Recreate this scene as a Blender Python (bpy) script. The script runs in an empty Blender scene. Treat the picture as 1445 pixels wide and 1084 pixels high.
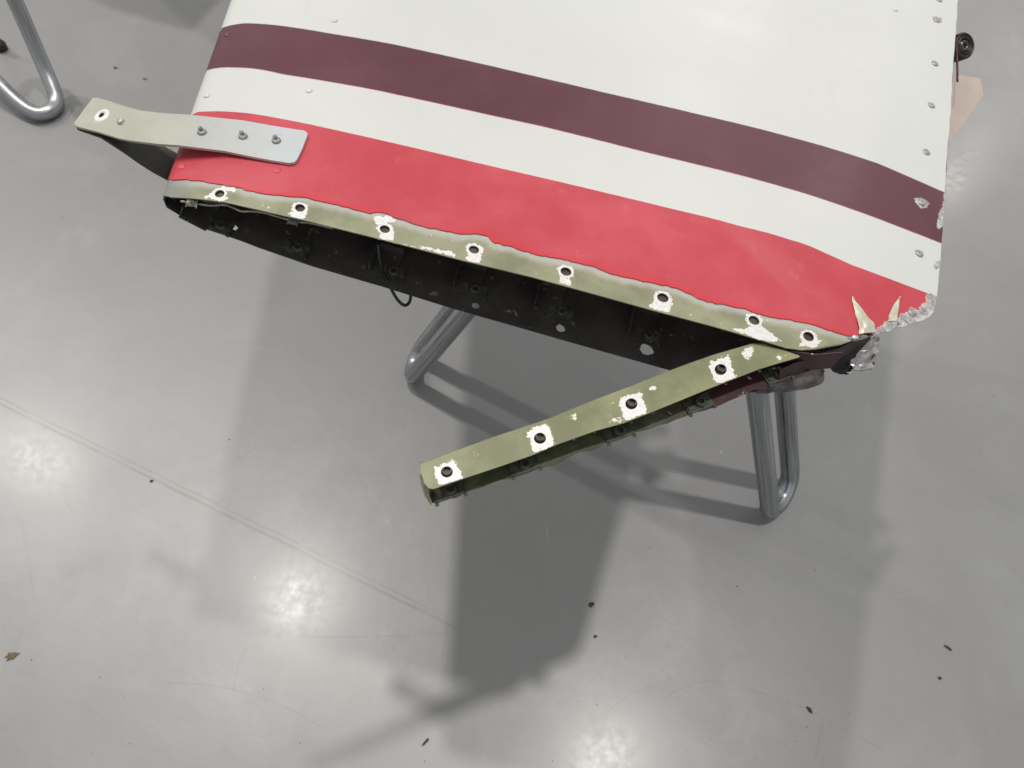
import bpy, bmesh, math, random
import numpy as np
from mathutils import Vector, Matrix
from mathutils.geometry import delaunay_2d_cdt
random.seed(7); rng = np.random.RandomState(11)
sc = bpy.context.scene
COL = sc.collection
R = math.radians

# ------------------------------------------------------------------ camera
CAM_H, PITCH, ROLL, FPX = 1.65, R(58.36), R(7.11), 1080.0      # metres, radians, focal length in 1445-px-wide pixels
cf = np.array([0, math.cos(PITCH), -math.sin(PITCH)])
_u = np.array([0, math.sin(PITCH), math.cos(PITCH)]); _x = np.array([1., 0, 0])
cx = _x*math.cos(ROLL) + _u*math.sin(ROLL)
cu = _u*math.cos(ROLL) - _x*math.sin(ROLL)
cam = bpy.data.cameras.new('camera'); cam_o = bpy.data.objects.new('camera', cam); COL.objects.link(cam_o)
M4 = Matrix.Identity(4)
for i in range(3):
    M4[i][0], M4[i][1], M4[i][2] = cx[i], cu[i], -cf[i]
M4[2][3] = CAM_H
cam_o.matrix_world = M4
cam.sensor_fit = 'HORIZONTAL'; cam.sensor_width = 36; cam.lens = 36*FPX/1445
cam.clip_start = .02; cam.clip_end = 200
cam.dof.use_dof = True; cam.dof.focus_distance = .68; cam.dof.aperture_fstop = 14
sc.camera = cam_o

# ------------------------------------------------------------------ light: the hangar's even grey light and its ceiling lamps
w = bpy.data.worlds.new('World'); sc.world = w; w.use_nodes = True
bg = w.node_tree.nodes['Background']; bg.inputs[0].default_value = (.95, .985, 1, 1); bg.inputs[1].default_value = .485
LAMP_Z = 12.3
def lamp(x, y, P):
    l = bpy.data.lights.new('ceiling_lamp', 'AREA'); l.shape = 'DISK'; l.size = .44; l.energy = P; l.color = (1, .95, .90)
    o = bpy.data.objects.new('ceiling_lamp', l); o.location = (x, y, LAMP_Z); COL.objects.link(o)
for i, P in ((0, 500), (1, 580), (2, 520), (3, 400)):
    lamp(2.323-5.62*i, 1.594+1.983*i, P)
lamp(11.3, 17.1, 330); lamp(5.7, 19.1, 330)
sc.view_settings.view_transform = 'Standard'; sc.view_settings.look = 'None'
sc.view_settings.exposure = 0; sc.view_settings.gamma = 1
sc.render.engine = 'CYCLES'

# ------------------------------------------------------------------ measuring helpers
def ray(u, v): return FPX*cf + (u-722.5)*cx - (v-542)*cu
def at(u, v, z):                        # the point at height z on the sight line measured in the photograph
    d = ray(u, v); return np.array([0, 0, CAM_H]) + d*((z-CAM_H)/d[2])

# ------------------------------------------------------------------ object helpers
def link(name, me, m, parent=None, loc=None):
    o = bpy.data.objects.new(name, me); COL.objects.link(o)
    if m is not None and not me.materials: me.materials.append(m)
    if parent is not None: o.parent = parent
    if loc is not None: o.location = loc
    return o
def tag(o, label=None, cat=None, group=None, kind=None):
    for k, v in (('label', label), ('category', cat), ('group', group), ('kind', kind)):
        if v: o[k] = v
    return o
def empty(name, loc=(0, 0, 0)):
    o = bpy.data.objects.new(name, None); o.location = loc; o.empty_display_size = .05; COL.objects.link(o); return o
def mesh(name, V, F, smooth=True):
    me = bpy.data.meshes.new(name); me.from_pydata([tuple(map(float, p)) for p in V], [], [tuple(map(int, f)) for f in F])
    bm = bmesh.new(); bm.from_mesh(me); bmesh.ops.recalc_face_normals(bm, faces=bm.faces); bm.to_mesh(me); bm.free()
    for p in me.polygons: p.use_smooth = smooth
    return me
def child_inv(o, parent):
    o.parent = parent; return o
def thicken(o, t, offset=-1, split=35):
    m = o.modifiers.new('solid', 'SOLIDIFY'); m.thickness = t; m.offset = offset; m.use_even_offset = False
    if split:
        e = o.modifiers.new('edges', 'EDGE_SPLIT'); e.split_angle = R(split)
def inside(P, poly):                    # even-odd test, vectorised
    P = np.asarray(P); poly = np.asarray(poly); c = np.zeros(len(P), bool); n = len(poly)
    for i in range(n):
        a, b = poly[i], poly[(i+1) % n]
        if a[1] == b[1]: continue
        k = ((a[1] > P[:, 1]) != (b[1] > P[:, 1]))
        xx = a[0] + (P[:, 1]-a[1])*(b[0]-a[0])/(b[1]-a[1])
        c ^= k & (P[:, 0] < xx)
    return c
def segdist(P, poly, closed=True):
    P = np.asarray(P, float); D = np.full(len(P), 1e9); poly = np.asarray(poly, float); n = len(poly)
    for i in range(n if closed else n-1):
        a, b = poly[i], poly[(i+1) % n]; d = b-a; L = d@d
        t = np.clip(((P-a)@d)/max(L, 1e-18), 0, 1)
        D = np.minimum(D, np.hypot(*(P-a-t[:, None]*d).T))
    return D
def sheet2d(outline, holes, step, fine=None):
    """triangulate a flat outline with holes; returns points, triangles"""
    outline = np.asarray(outline, float)
    pts = [tuple(p) for p in outline]; ed = [(i, (i+1) % len(outline)) for i in range(len(outline))]
    for h in holes:
        b = len(pts); pts += [tuple(p) for p in h]; ed += [(b+i, b+(i+1) % len(h)) for i in range(len(h))]
    lo, hi = outline.min(0), outline.max(0)
    sx, sy = (step, step) if np.isscalar(step) else step
    gx = np.arange(lo[0]+sx/2, hi[0], sx); gy = np.arange(lo[1]+sy/2, hi[1], sy)
    G = np.array([(x, y+(sy/2 if i % 2 else 0)) for i, x in enumerate(gx) for y in gy])
    if len(G):
        k = inside(G, outline) & (segdist(G, outline) > .35*min(sx, sy))
        for h in holes: k &= ~inside(G, h) & (segdist(G, h) > .3*min(sx, sy))
        pts += [tuple(p) for p in G[k]]
    V, E, F, *_ = delaunay_2d_cdt([Vector(p) for p in pts], ed, [], 0, 1e-7)
    V = np.array([tuple(v) for v in V]); F = np.array([f for f in F if len(f) == 3])
    C = V[F].mean(1); k = inside(C, outline)
    for h in holes: k &= ~inside(C, h)
    return V, F[k]
def circ(c, r, n=20, ry=None):
    return [(c[0]+r*math.cos(2*math.pi*i/n), c[1]+(ry or r)*math.sin(2*math.pi*i/n)) for i in range(n)]
def attr(me, name, val):
    a = me.attributes.new(name, 'FLOAT', 'POINT'); a.data.foreach_set('value', np.asarray(val, np.float32))
def catmull(P, n=12):
    P = [np.asarray(p, float) for p in P]; Q = [2*P[0]-P[1]] + P + [2*P[-1]-P[-2]]; out = []
    for i in range(1, len(Q)-2):
        a, b, c, d = Q[i-1:i+3]
        for k in range(n):
            t = k/n
            out.append(.5*((2*b)+(c-a)*t+(2*a-5*b+4*c-d)*t*t+(3*b-a-3*c+d)*t**3))
    out.append(P[-1]); return np.array(out)
def tube_mesh(name, path, r, n=14, caps=True):
    P = np.asarray(path, float); T = np.gradient(P, axis=0); T /= np.linalg.norm(T, axis=1)[:, None]
    up = np.array([0, 0, 1.]) if abs(T[0][2]) < .9 else np.array([1., 0, 0])
    N = np.cross(T[0], up); N /= np.linalg.norm(N); V = []; F = []; A = []; S = []; s = 0
    rr = r if hasattr(r, '__len__') else [r]*len(P)
    for i, p in enumerate(P):
        N = N - T[i]*(N@T[i]); N /= np.linalg.norm(N); B = np.cross(T[i], N)
        if i: s += np.linalg.norm(P[i]-P[i-1])
        for k in range(n):
            a = 2*math.pi*k/n; V.append(p+rr[i]*(N*math.cos(a)+B*math.sin(a))); A.append(a); S.append(s)
    for i in range(len(P)-1):
        for k in range(n):
            F.append((i*n+k, i*n+(k+1) % n, (i+1)*n+(k+1) % n, (i+1)*n+k))
    if caps: F += [tuple(range(n))[::-1], tuple((len(P)-1)*n+k for k in range(n))]
    me = mesh(name, V, F); attr(me, 'along', S); attr(me, 'around', A); return me
def lathe_mesh(name, prof, n=16):       # prof: (radius, height); radius 0 at the ends closes it
    V = []; F = []
    for r, z in prof:
        for k in range(n): V.append((r*math.cos(2*math.pi*k/n), r*math.sin(2*math.pi*k/n), z))
    for i in range(len(prof)-1):
        for k in range(n): F.append((i*n+k, i*n+(k+1) % n, (i+1)*n+(k+1) % n, (i+1)*n+k))
    me = bpy.data.meshes.new(name); me.from_pydata(V, [], F)
    bm = bmesh.new(); bm.from_mesh(me); bmesh.ops.remove_doubles(bm, verts=bm.verts, dist=1e-6); bmesh.ops.recalc_face_normals(bm, faces=bm.faces); bm.to_mesh(me); bm.free()
    for p in me.polygons: p.use_smooth = True
    return me
def orient(o, loc, nrm, spin=0):
    q = Vector(nrm).to_track_quat('Z', 'Y'); o.matrix_basis = Matrix.Translation(Vector(loc)) @ q.to_matrix().to_4x4() @ Matrix.Rotation(spin, 4, 'Z')
def box_mesh(name, sx, sy, sz, bev=.0008):
    bm = bmesh.new(); bmesh.ops.create_cube(bm, size=1); bmesh.ops.scale(bm, vec=(sx, sy, sz), verts=bm.verts)
    if bev: bmesh.ops.bevel(bm, geom=bm.edges[:], offset=bev, segments=1, affect='EDGES')
    me = bpy.data.meshes.new(name); bm.to_mesh(me); bm.free(); return me

# ------------------------------------------------------------------ node helpers
class NT:
    def __init__(s, name):
        s.m = bpy.data.materials.new(name); s.m.use_nodes = True; s.t = s.m.node_tree; s.b = s.t.nodes['Principled BSDF']
    def n(s, typ, **k):
        x = s.t.nodes.new(typ)
        for a, b in k.items(): setattr(x, a, b)
        return x
    def put(s, sock, v):
        if hasattr(v, 'is_linked') or hasattr(v, 'links'): s.t.links.new(v, sock)
        else:
            if hasattr(sock.default_value, '__len__') and not hasattr(v, '__len__'): v = (v,)*len(sock.default_value)
            if hasattr(v, '__len__') and len(v) == 3 and len(sock.default_value) == 4: v = (*v, 1)
            sock.default_value = v
    def math(s, op, a, b=0., c=0., clamp=False):
        x = s.n('ShaderNodeMath', operation=op); x.use_clamp = clamp
        for i, v in enumerate((a, b, c)): s.put(x.inputs[i], v)
        return x.outputs[0]
    def attr(s, name): return s.n('ShaderNodeAttribute', attribute_name=name).outputs['Fac']
    def noise(s, scale, detail=4, rough=.55, vec=None, dist=0.):
        x = s.n('ShaderNodeTexNoise'); x.inputs['Scale'].default_value = scale; x.inputs['Detail'].default_value = detail
        x.inputs['Roughness'].default_value = rough; x.inputs['Distortion'].default_value = dist
        s.put(x.inputs['Vector'], vec if vec is not None else s.obj()); return x.outputs['Fac']
    def obj(s):
        if not hasattr(s, '_o'): s._o = s.n('ShaderNodeNewGeometry').outputs['Position']
        return s._o
    def mapped(s, scale=(1, 1, 1), rot=(0, 0, 0), vec=None):
        x = s.n('ShaderNodeMapping'); s.put(x.inputs['Vector'], vec if vec is not None else s.obj()); x.inputs['Scale'].default_value = scale; x.inputs['Rotation'].default_value = rot
        return x.outputs[0]
    def ramp(s, v, a, b, lo=0., hi=1., smooth=True):
        x = s.n('ShaderNodeMapRange'); x.interpolation_type = 'SMOOTHSTEP' if smooth else 'LINEAR'
        for i, q in enumerate((v, a, b, lo, hi)): s.put(x.inputs[i], q)
        return x.outputs[0]
    def mix(s, f, a, b, blend='MIX'):
        x = s.n('ShaderNodeMix', data_type='RGBA', blend_type=blend); s.put(x.inputs[0], f); s.put(x.inputs[6], a); s.put(x.inputs[7], b); return x.outputs[2]
    def mixf(s, f, a, b):
        x = s.n('ShaderNodeMix', data_type='FLOAT'); s.put(x.inputs[0], f); s.put(x.inputs[2], a); s.put(x.inputs[3], b); return x.outputs[0]
    def bump(s, h, strength=.3, dist=.001):
        x = s.n('ShaderNodeBump'); x.inputs['Strength'].default_value = strength; x.inputs['Distance'].default_value = dist; s.put(x.inputs['Height'], h); s.t.links.new(x.outputs[0], s.b.inputs['Normal'])
    def set(s, **k):
        names = {'color': 'Base Color', 'rough': 'Roughness', 'metal': 'Metallic', 'spec': 'Specular IOR Level', 'coat': 'Coat Weight', 'coat_rough': 'Coat Roughness'}
        for a, v in k.items(): s.put(s.b.inputs[names[a]], v)
        return s.m
def plain(name, col, rough=.5, metal=0., var=.25, scale=60, bump=.15):
    t = NT(name); n = t.noise(scale, 5); f = t.ramp(n, .25, .75)
    lo = tuple(c*(1-var) for c in col); hi = tuple(min(1, c*(1+var)) for c in col)
    t.bump(n, bump, .0005)
    return t.set(color=t.mix(f, lo, hi), rough=t.ramp(n, .2, .8, rough*.85, min(1, rough*1.2)), metal=metal)

# ------------------------------------------------------------------ floor
def floor_material():
    t = NT('painted_floor'); P = t.obj()
    big = t.noise(.9, 4); mid = t.noise(5, 5, .6); fine = t.noise(45, 6, .65); spk = t.noise(260, 2)
    col = t.mix(t.ramp(big, .3, .7), (.222, .22, .216), (.252, .251, .25))
    col = t.mix(t.math('MULTIPLY', t.ramp(mid, .35, .75), .35), col, (.19, .187, .181))
    col = t.mix(t.math('MULTIPLY', t.ramp(fine, .6, .78), .12), col, (.17, .166, .16))
    cl = t.noise(2.6, 6, .62, None, .6); col = t.mix(t.math('MULTIPLY', t.ramp(cl, .52, .7), .5), col, (.195, .196, .198)); col = t.mix(t.math('MULTIPLY', t.ramp(cl, .46, .32), .35), col, (.285, .288, .292))
    sw = t.noise(9, 5, .7, t.mapped((1, .22, 1), (0, 0, .9))); col = t.mix(t.math('MULTIPLY', t.math('MULTIPLY', t.ramp(sw, .6, .72), t.ramp(big, .45, .6)), .4), col, (.17, .167, .162))
    sw2 = t.noise(11, 5, .7, t.mapped((.2, 1, 1), (0, 0, .35))); col = t.mix(t.math('MULTIPLY', t.math('MULTIPLY', t.ramp(sw2, .62, .74), t.ramp(cl, .4, .55)), .35), col, (.31, .31, .305))
    # fine dust and grit specks
    v = t.n('ShaderNodeTexVoronoi'); t.put(v.inputs['Vector'], P); v.inputs['Scale'].default_value = 16
    sp = t.math('MULTIPLY', t.ramp(v.outputs['Distance'], .018, .034, 1, 0), t.ramp(t.noise(3, 2), .5, .56))
    col = t.mix(t.math('MULTIPLY', sp, .7), col, (.1, .09, .08))
    v2 = t.n('ShaderNodeTexVoronoi'); t.put(v2.inputs['Vector'], t.mapped((1, 1, 1), (0, 0, .7))); v2.inputs['Scale'].default_value = 9
    sp2 = t.math('MULTIPLY', t.ramp(v2.outputs['Distance'], .012, .026, 1, 0), t.ramp(mid, .5, .58))
    col = t.mix(t.math('MULTIPLY', sp2, .6), col, (.75, .75, .73))
    # scuffs, drag marks and the tyre line: worn into the paint between measured points on the floor
    wob = t.math('MULTIPLY', t.math('SUBTRACT', t.noise(4, 3), .5), .012)
    brk = t.ramp(t.noise(14, 4), .38, .62)
    def mark(pa, pb, width, alpha, color, bend=0.):
        nonlocal col
        a = at(*pa, 0); b = at(*pb, 0); d = b-a; L = np.linalg.norm(d); d = d/L; nn = np.array([-d[1], d[0], 0])
        s = t.n('ShaderNodeVectorMath', operation='SUBTRACT'); t.put(s.inputs[0], P); s.inputs[1].default_value = tuple(a)
        da = t.n('ShaderNodeVectorMath', operation='DOT_PRODUCT'); t.put(da.inputs[0], s.outputs[0]); da.inputs[1].default_value = tuple(d)
        dn = t.n('ShaderNodeVectorMath', operation='DOT_PRODUCT'); t.put(dn.inputs[0], s.outputs[0]); dn.inputs[1].default_value = tuple(nn)
        al = da.outputs['Value']; x = t.math('DIVIDE', al, L)
        off = t.math('ADD', dn.outputs['Value'], wob)
        if bend: off = t.math('ADD', off, t.math('MULTIPLY', t.math('MULTIPLY', x, t.math('SUBTRACT', 1., x)), bend*4))
        m = t.ramp(t.math('ABSOLUTE', off), width*.35, width, 1, 0)
        m = t.math('MULTIPLY', m, t.math('MULTIPLY', t.ramp(x, -.02, .08), t.ramp(x, .9, 1.02, 1, 0)))
        m = t.math('MULTIPLY', m, t.mixf(brk, alpha*.45, alpha))
        col = t.mix(m, col, color)
    dk = (.14, .136, .13)
    mark((-60, 540), (660, 895), .0044, .75, dk)
    mark((-60, 531), (640, 876), .0032, .6, dk)
    mark((340, 893), (640, 893), .0018, .5, dk, .01)
    mark((230, 965), (480, 1045), .0018, .4, dk, -.03)
    mark((350, 910), (330, 995), .0014, .4, dk, .01)
    mark((60, 640), (120, 760), .0015, .35, dk)
    mark((420, 720), (395, 900), .0015, .35, dk)
    mark((940, 985), (1035, 962), .002, .45, dk, -.015)
    mark((1035, 962), (1250, 1062), .0016, .45, dk, -.01)
    mark((800, 915), (1000, 1084), .0014, .35, dk)
    mark((850, 1010), (960, 955), .0016, .4, dk, -.01)
    mark((1165, 1000), (1150, 1075), .003, .3, dk)
    mark((1330, 690), (1445, 740), .003, .22, dk)
    mark((840, 665), (960, 672), .003, .28, dk)
    mark((1345, 150), (1445, 235), .003, .2, dk)
    mark((76, 56), (135, 86), .0022, .6, (.3, .24, .16)); mark((135, 86), (222, 118), .0018, .6, (.22, .18, .13))
    mark((370, 560), (300, 780), .002, .2, dk); mark((30, 730), (50, 860), .004, .2, dk)
    mark((500, 640), (560, 760), .0015, .22, (.45, .45, .45)); mark((775, 760), (768, 735), .0013, .4, (.5, .5, .5))
    t.set(spec=.85, coat=t.ramp(t.math('ADD', mid, t.math('MULTIPLY', fine, .5)), .55, .95, .07, .22), coat_rough=t.ramp(fine, .3, .7, .15, .22))
    rgh = t.ramp(t.math('ADD', t.math('MULTIPLY', mid, .6), t.math('MULTIPLY', fine, .4)), .3, .7, .37, .46)
    h = t.math('ADD', t.math('MULTIPLY', t.noise(28, 5, .6), 1.), t.math('ADD', t.math('MULTIPLY', t.noise(140, 3), .3), t.math('MULTIPLY', cl, 2.)))
    t.bump(h, .24, .0012)
    return t.set(color=col, rough=rgh)
S = 40; n = 8
V = [(-S+2*S*i/n, -S+2*S*j/n, 0) for i in range(n+1) for j in range(n+1)]
F = [(i*(n+1)+j, (i+1)*(n+1)+j, (i+1)*(n+1)+j+1, i*(n+1)+j+1) for i in range(n) for j in range(n)]
tag(link('floor', mesh('floor', V, F, False), floor_material()), kind='structure')

# ------------------------------------------------------------------ panel: its real surface
UP = [(-.004, 1.1165), (-.0035, 1.1212), (-.001, 1.1246), (.003, 1.1266), (.008, 1.1283), (.0234, 1.1317), (.0407, 1.135), (.063, 1.138), (.1, 1.1392), (.145, 1.139), (.21, 1.1365), (.28, 1.133), (.35, 1.13), (.41, 1.1268), (.46, 1.1238), (.51, 1.12), (.55, 1.1157), (.58, 1.112), (.62, 1.1055), (.66, 1.0975), (.70, 1.089)]
LO = [(-.004, 1.1165), (-.0034, 1.113), (-.0013, 1.1096), (.006, 1.1045), (.015, 1.1), (.032, 1.0922), (.052, 1.0885), (.082, 1.0815), (.134, 1.073), (.204, 1.0655), (.273, 1.0577), (.33, 1.052), (.387, 1.048), (.43, 1.0455), (.49, 1.041), (.56, 1.04), (.70, 1.05)]
LOC = [(-.004, 1.1165), (-.0034, 1.113), (-.0013, 1.1096), (.006, 1.1045), (.015, 1.1), (.03, 1.093), (.07, 1.086), (.15, 1.082), (.25, 1.081), (.4, 1.081), (.55, 1.083), (.64, 1.085), (.70, 1.0875)]
UPc, LOc, LOCc = catmull(UP), catmull(LO), catmull(LOC)
Uw = np.r_[0, np.cumsum(np.hypot(*np.diff(UPc, axis=0).T))]; Lw = np.r_[0, np.cumsum(np.hypot(*np.diff(LOc, axis=0).T))]
ev = np.array([.99164, -.12900, 0]); P0 = np.array([-.3365, .47614, 0]); LEv = np.array([-.0864, 1, 0])
teA, teB = at(1355, 0, 1.091), at(1326, 400, 1.089); ted = (teA-teB); ted = ted/ted[1]
def chord(t):                           # width of the section t metres inboard of the open end
    Q = P0+LEv*t; return ((teB[0]-Q[0]) - ted[0]*(teB[1]-Q[1]))/(ev[0]-ted[0]*ev[1])
C0 = .70
CRA, CRB = np.array([.535, .10]), np.array([.622, .025])      # the skin buckled along this line when the corner was crushed
def crease(w, t):
    d = CRB-CRA; L = math.hypot(*d); s = (d[0]*(t-CRA[1])-d[1]*(w-CRA[0]))/L; x = min(max((s+.004)/.045, 0), 1); x = x*x*(3-2*x)
    f = min(max((.17-t)/.10, 0), 1); f = f*f*(3-2*f)
    r = math.exp(-((s+.006)/.012)**2)*.0012
    return f*(r-.0034*x)
def surf(w, t, low=False, off=0.):
    if low:
        s = np.interp(w, Lw, LOc[:, 0]); zo = np.interp(w, Lw, LOc[:, 1]); zc = np.interp(s, LOCc[:, 0], LOCc[:, 1])
        k = max(0, 1-max(t, 0)/.32)**1.6; z = zc+(zo-zc)*k
    else:
        s = np.interp(w, Uw, UPc[:, 0]); z = np.interp(w, Uw, UPc[:, 1])
        z += crease(w, t)
    c = chord(t)/C0
    # chord grows linearly: s runs on the end section's own scale
    p = P0+LEv*t+ev*(s*c); p = p.copy(); p[2] = 1.108+(z-1.108)*(1+(c-1)*.5); return p
def normal(w, t, low=False):
    e = .002; a = surf(w+e, t, low)-surf(max(w-e, 0), t, low); b = surf(w, t+e, low)-surf(w, t-e, low)
    nn = np.cross(a, b); nn /= np.linalg.norm(nn); return -nn if low else nn
def topar(u, v, low=False):             # photograph point -> (w, t) on the surface
    z = 1.06 if low else 1.12
    for _ in range(25):
        q = at(u, v, z); t = 0
        # solve q = P0 + LEv t + ev a
        d = q-P0; det = LEv[0]*ev[1]-LEv[1]*ev[0]; t = (d[0]*ev[1]-d[1]*ev[0])/det; a = (LEv[0]*d[1]-LEv[1]*d[0])/det
        s = a*C0/chord(t); W, T = (Lw, LOc) if low else (Uw, UPc)
        w_ = np.interp(s, np.maximum.accumulate(T[:, 0]), W); z = .5*z+.5*surf(w_, t, low)[2]
    return np.array([w_, t])
WTE = Uw[-1]
def line(pix, low=False): return np.array([topar(*p, low) for p in pix])

MT = [(316, 39), (330, 35), (345, 33), (399, 37), (480, 50), (556, 63), (700, 95), (849, 130), (1000, 165), (1109, 192), (1180, 212), (1239, 231), (1324, 268)]
MB = [(297, 98), (306, 96), (319, 95), (352, 96), (400, 105), (480, 118), (530, 127), (764, 178), (920, 217), (1040, 246), (1116, 267), (1213, 299), (1320, 340)]
RT = [(272, 162), (279, 158), (309, 157), (399, 168), (480, 185), (700, 236), (966, 299), (1040, 318), (1085, 329), (1140, 346), (1160, 355), (1202, 374), (1264, 397), (1312, 415)]
GR = [(234, 257), (243, 254), (258, 253), (284, 255), (305, 259), (334, 264), (352, 269), (380, 274), (409, 277), (430, 278), (440, 281), (480, 290), (522, 301), (532, 299), (545, 301), (555, 306), (602, 321), (652, 330), (675, 330), (689, 333), (694, 340), (714, 346), (764, 361), (796, 366), (817, 371), (835, 375), (865, 387), (929, 401), (954, 406), (999, 426), (1051, 435), (1079, 445), (1122, 453), (1157, 461), (1180, 469), (1199, 474)]
lMT, lMB, lRT, lGR = line(MT), line(MB), line(RT), line(GR)
def tline(L, w): o = np.argsort(L[:, 0]); return np.interp(w, L[o, 0], L[o, 1])
lGR[0][0] = 0
_r = np.random.RandomState(5); _g = [lGR[0]]
for a_, b_ in zip(lGR[:-1], lGR[1:]):
    k_ = max(1, int(np.hypot(*(b_-a_))/.0032))
    for i_ in range(1, k_+1): _g.append(a_+(b_-a_)*i_/k_+np.array([0, _r.randn()*.00042 if i_ < k_ else 0]))
lGRs, lGR = lGR, np.array(_g)
# make the measured paint lines evenly smooth
TMAX = 1.25
CH = [(1214, 472), (1226, 470), (1236, 473), (1246, 469), (1254, 468), (1262, 463), (1275, 461), (1288, 456), (1300, 453), (1311, 448), (1317, 441), (1319, 432)]
lCH = line(CH)
def te_edge(t): return WTE - .0006 + .0002*math.sin(t*150) + .0003*math.sin(t*31+1)
tE = np.linspace(lCH[-1][1]+.012, TMAX, 110)
outline = np.r_[lGR, lCH, np.array([(te_edge(t), t) for t in tE]), np.array([(x, TMAX) for x in np.linspace(WTE, 0, 40)[1:]]), np.array([(0, t) for t in np.linspace(TMAX, lGR[0][1], 80)[1:-1]])]
V2, F2 = sheet2d(outline, [], (.0068, .0075))
# more rows round the nose
def build_sheet(name, V2, F2, low=False, off=0.):
    P = np.array([surf(w_, t_, low) for w_, t_ in V2])
    if off:
        N = np.array([normal(w_, t_, low) for w_, t_ in V2]); P = P+N*off
    me = bpy.data.meshes.new(name)
    T2 = V2[F2]; ar = np.cross(T2[:, 1]-T2[:, 0], T2[:, 2]-T2[:, 0]); F3 = F2.copy(); F3[ar < 0] = F3[ar < 0][:, ::-1]
    f = F3[len(F3)//2]; nn = np.cross(P[f[1]]-P[f[0]], P[f[2]]-P[f[0]])
    if nn@normal(*V2[f].mean(0), low) < 0: F3 = F3[:, ::-1]
    me.from_pydata([tuple(p) for p in P], [], [tuple(map(int, f)) for f in F3])
    for p in me.polygons: p.use_smooth = True
    return me
def polyfield(V2, polys):               # signed distance (m), positive inside any of the outlines
    best = np.full(len(V2), -1.)
    for pl in polys:
        d = segdist(V2, pl); best = np.maximum(best, np.where(inside(V2, pl), d, -d))
    return best
def skin_material():
    t = NT('painted_skin'); mt, mb, rt = t.attr('maroon_top'), t.attr('maroon_bottom'), t.attr('red_top'); bare, gd = t.attr('bare'), t.attr('edge')
    wob = t.math('MULTIPLY', t.math('SUBTRACT', t.noise(90, 3), .5), .0007)
    def above(a, w=.0004): return t.ramp(t.math('ADD', a, wob), -w, w)
    n1 = t.noise(3.5, 4); n2 = t.noise(40, 5, .6); n3 = t.noise(240, 4, .6); n4 = t.noise(11, 5, .6)
    white = t.mix(t.ramp(n1, .3, .7), (.555, .565, .54), (.585, .595, .572))
    white = t.mix(t.math('MULTIPLY', t.ramp(n2, .62, .78), .12), white, (.55, .54, .5))
    scr = t.noise(60, 4, .6, t.mapped((1, .06, 1), (0, 0, 1.25)))
    white = t.mix(t.math('MULTIPLY', t.math('MULTIPLY', t.ramp(scr, .66, .74), t.ramp(n4, .5, .62)), .25), white, (.42, .41, .4))
    v = t.n('ShaderNodeTexVoronoi'); t.put(v.inputs['Vector'], t.obj()); v.inputs['Scale'].default_value = 42
    nick = t.math('MULTIPLY', t.ramp(v.outputs['Distance'], .025, .05, 1, 0), t.ramp(t.noise(6, 2), .54, .6))
    maroon = t.mix(t.ramp(n1, .3, .7), (.086, .022, .031), (.108, .03, .041))
    maroon = t.mix(t.math('MULTIPLY', t.ramp(n4, .5, .8), .3), maroon, (.16, .055, .075))
    red = t.mix(t.ramp(n4, .35, .7), (.46, .045, .062), (.52, .066, .086))
    red = t.mix(t.math('MULTIPLY', t.ramp(n2, .58, .8), .3), red, (.62, .18, .2))
    # fresher, wetter red where the masking line ran
    fresh = t.math('MULTIPLY', t.ramp(t.math('ADD', gd, t.math('MULTIPLY', t.math('SUBTRACT', n4, .5), .012)), .001, .008, 1, 0), t.ramp(t.noise(14, 2), .4, .55))
    red = t.mix(t.math('MULTIPLY', fresh, .5), red, (.62, .02, .03))
    col = white
    isr = above(rt); m1, m2 = above(mt), above(mb)
    inm = t.math('MULTIPLY', t.math('SUBTRACT', 1., m1), m2)
    col = t.mix(inm, col, maroon)
    ln = t.ramp(t.math('ABSOLUTE', t.math('ADD', t.math('ADD', mt, wob), .0)), .0004, .0009, 1, 0)
    col = t.mix(t.math('MULTIPLY', ln, .5), col, (.05, .035, .045))
    ln2 = t.ramp(t.math('ABSOLUTE', t.math('ADD', t.math('ADD', mb, wob), .0003)), .0003, .0008, 1, 0)
    col = t.mix(t.math('MULTIPLY', ln2, .55), col, (.45, .06, .07))
    col = t.mix(t.math('SUBTRACT', 1., isr), col, red)
    col = t.mix(t.math('MULTIPLY', nick, .55), col, t.mix(isr, (.66, .3, .3), (.33, .31, .29)))
    # smudge of blue-grey rubbed on near the trailing edge, inboard
    jag = t.math('ADD', t.math('MULTIPLY', t.math('SUBTRACT', t.noise(150, 4, .6), .5), .0055), t.math('MULTIPLY', t.math('SUBTRACT', t.noise(520, 2), .5), .0025))
    isb = t.ramp(t.math('ADD', bare, jag), -.0002, .0003)
    rim = t.ramp(t.math('ADD', bare, jag), -.0011, -.0001)
    metal = t.mix(t.ramp(t.noise(120, 4, .6), .3, .7), (.26, .255, .25), (.72, .71, .70)); metal = t.mix(t.ramp(t.noise(170, 4, .65), .6, .66), metal, (.2, .19, .16))
    col = t.mix(t.math('MULTIPLY', rim, .5), col, (.7, .68, .6)); col = t.mix(isb, col, metal)
    h = t.math('ADD', t.math('MULTIPLY', n1, 1.2), t.math('ADD', t.math('MULTIPLY', n2, .05), t.math('MULTIPLY', isb, t.math('SUBTRACT', t.math('MULTIPLY', t.noise(100, 4, .6), 1.1), .5))))
    t.bump(h, .35, .0012)
    rgh = t.mixf(isb, t.ramp(n4, .3, .7, .33, .45), .45)
    return t.set(color=col, rough=rgh, metal=t.math('MULTIPLY', isb, .6), spec=.5)
panel = empty('aircraft_panel', (0, 0, 0))
tag(panel, 'white aircraft panel with maroon and red stripes and a crushed open end, lying on tubes', 'aircraft panel')
me = build_sheet('upper_skin', V2, F2)
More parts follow.
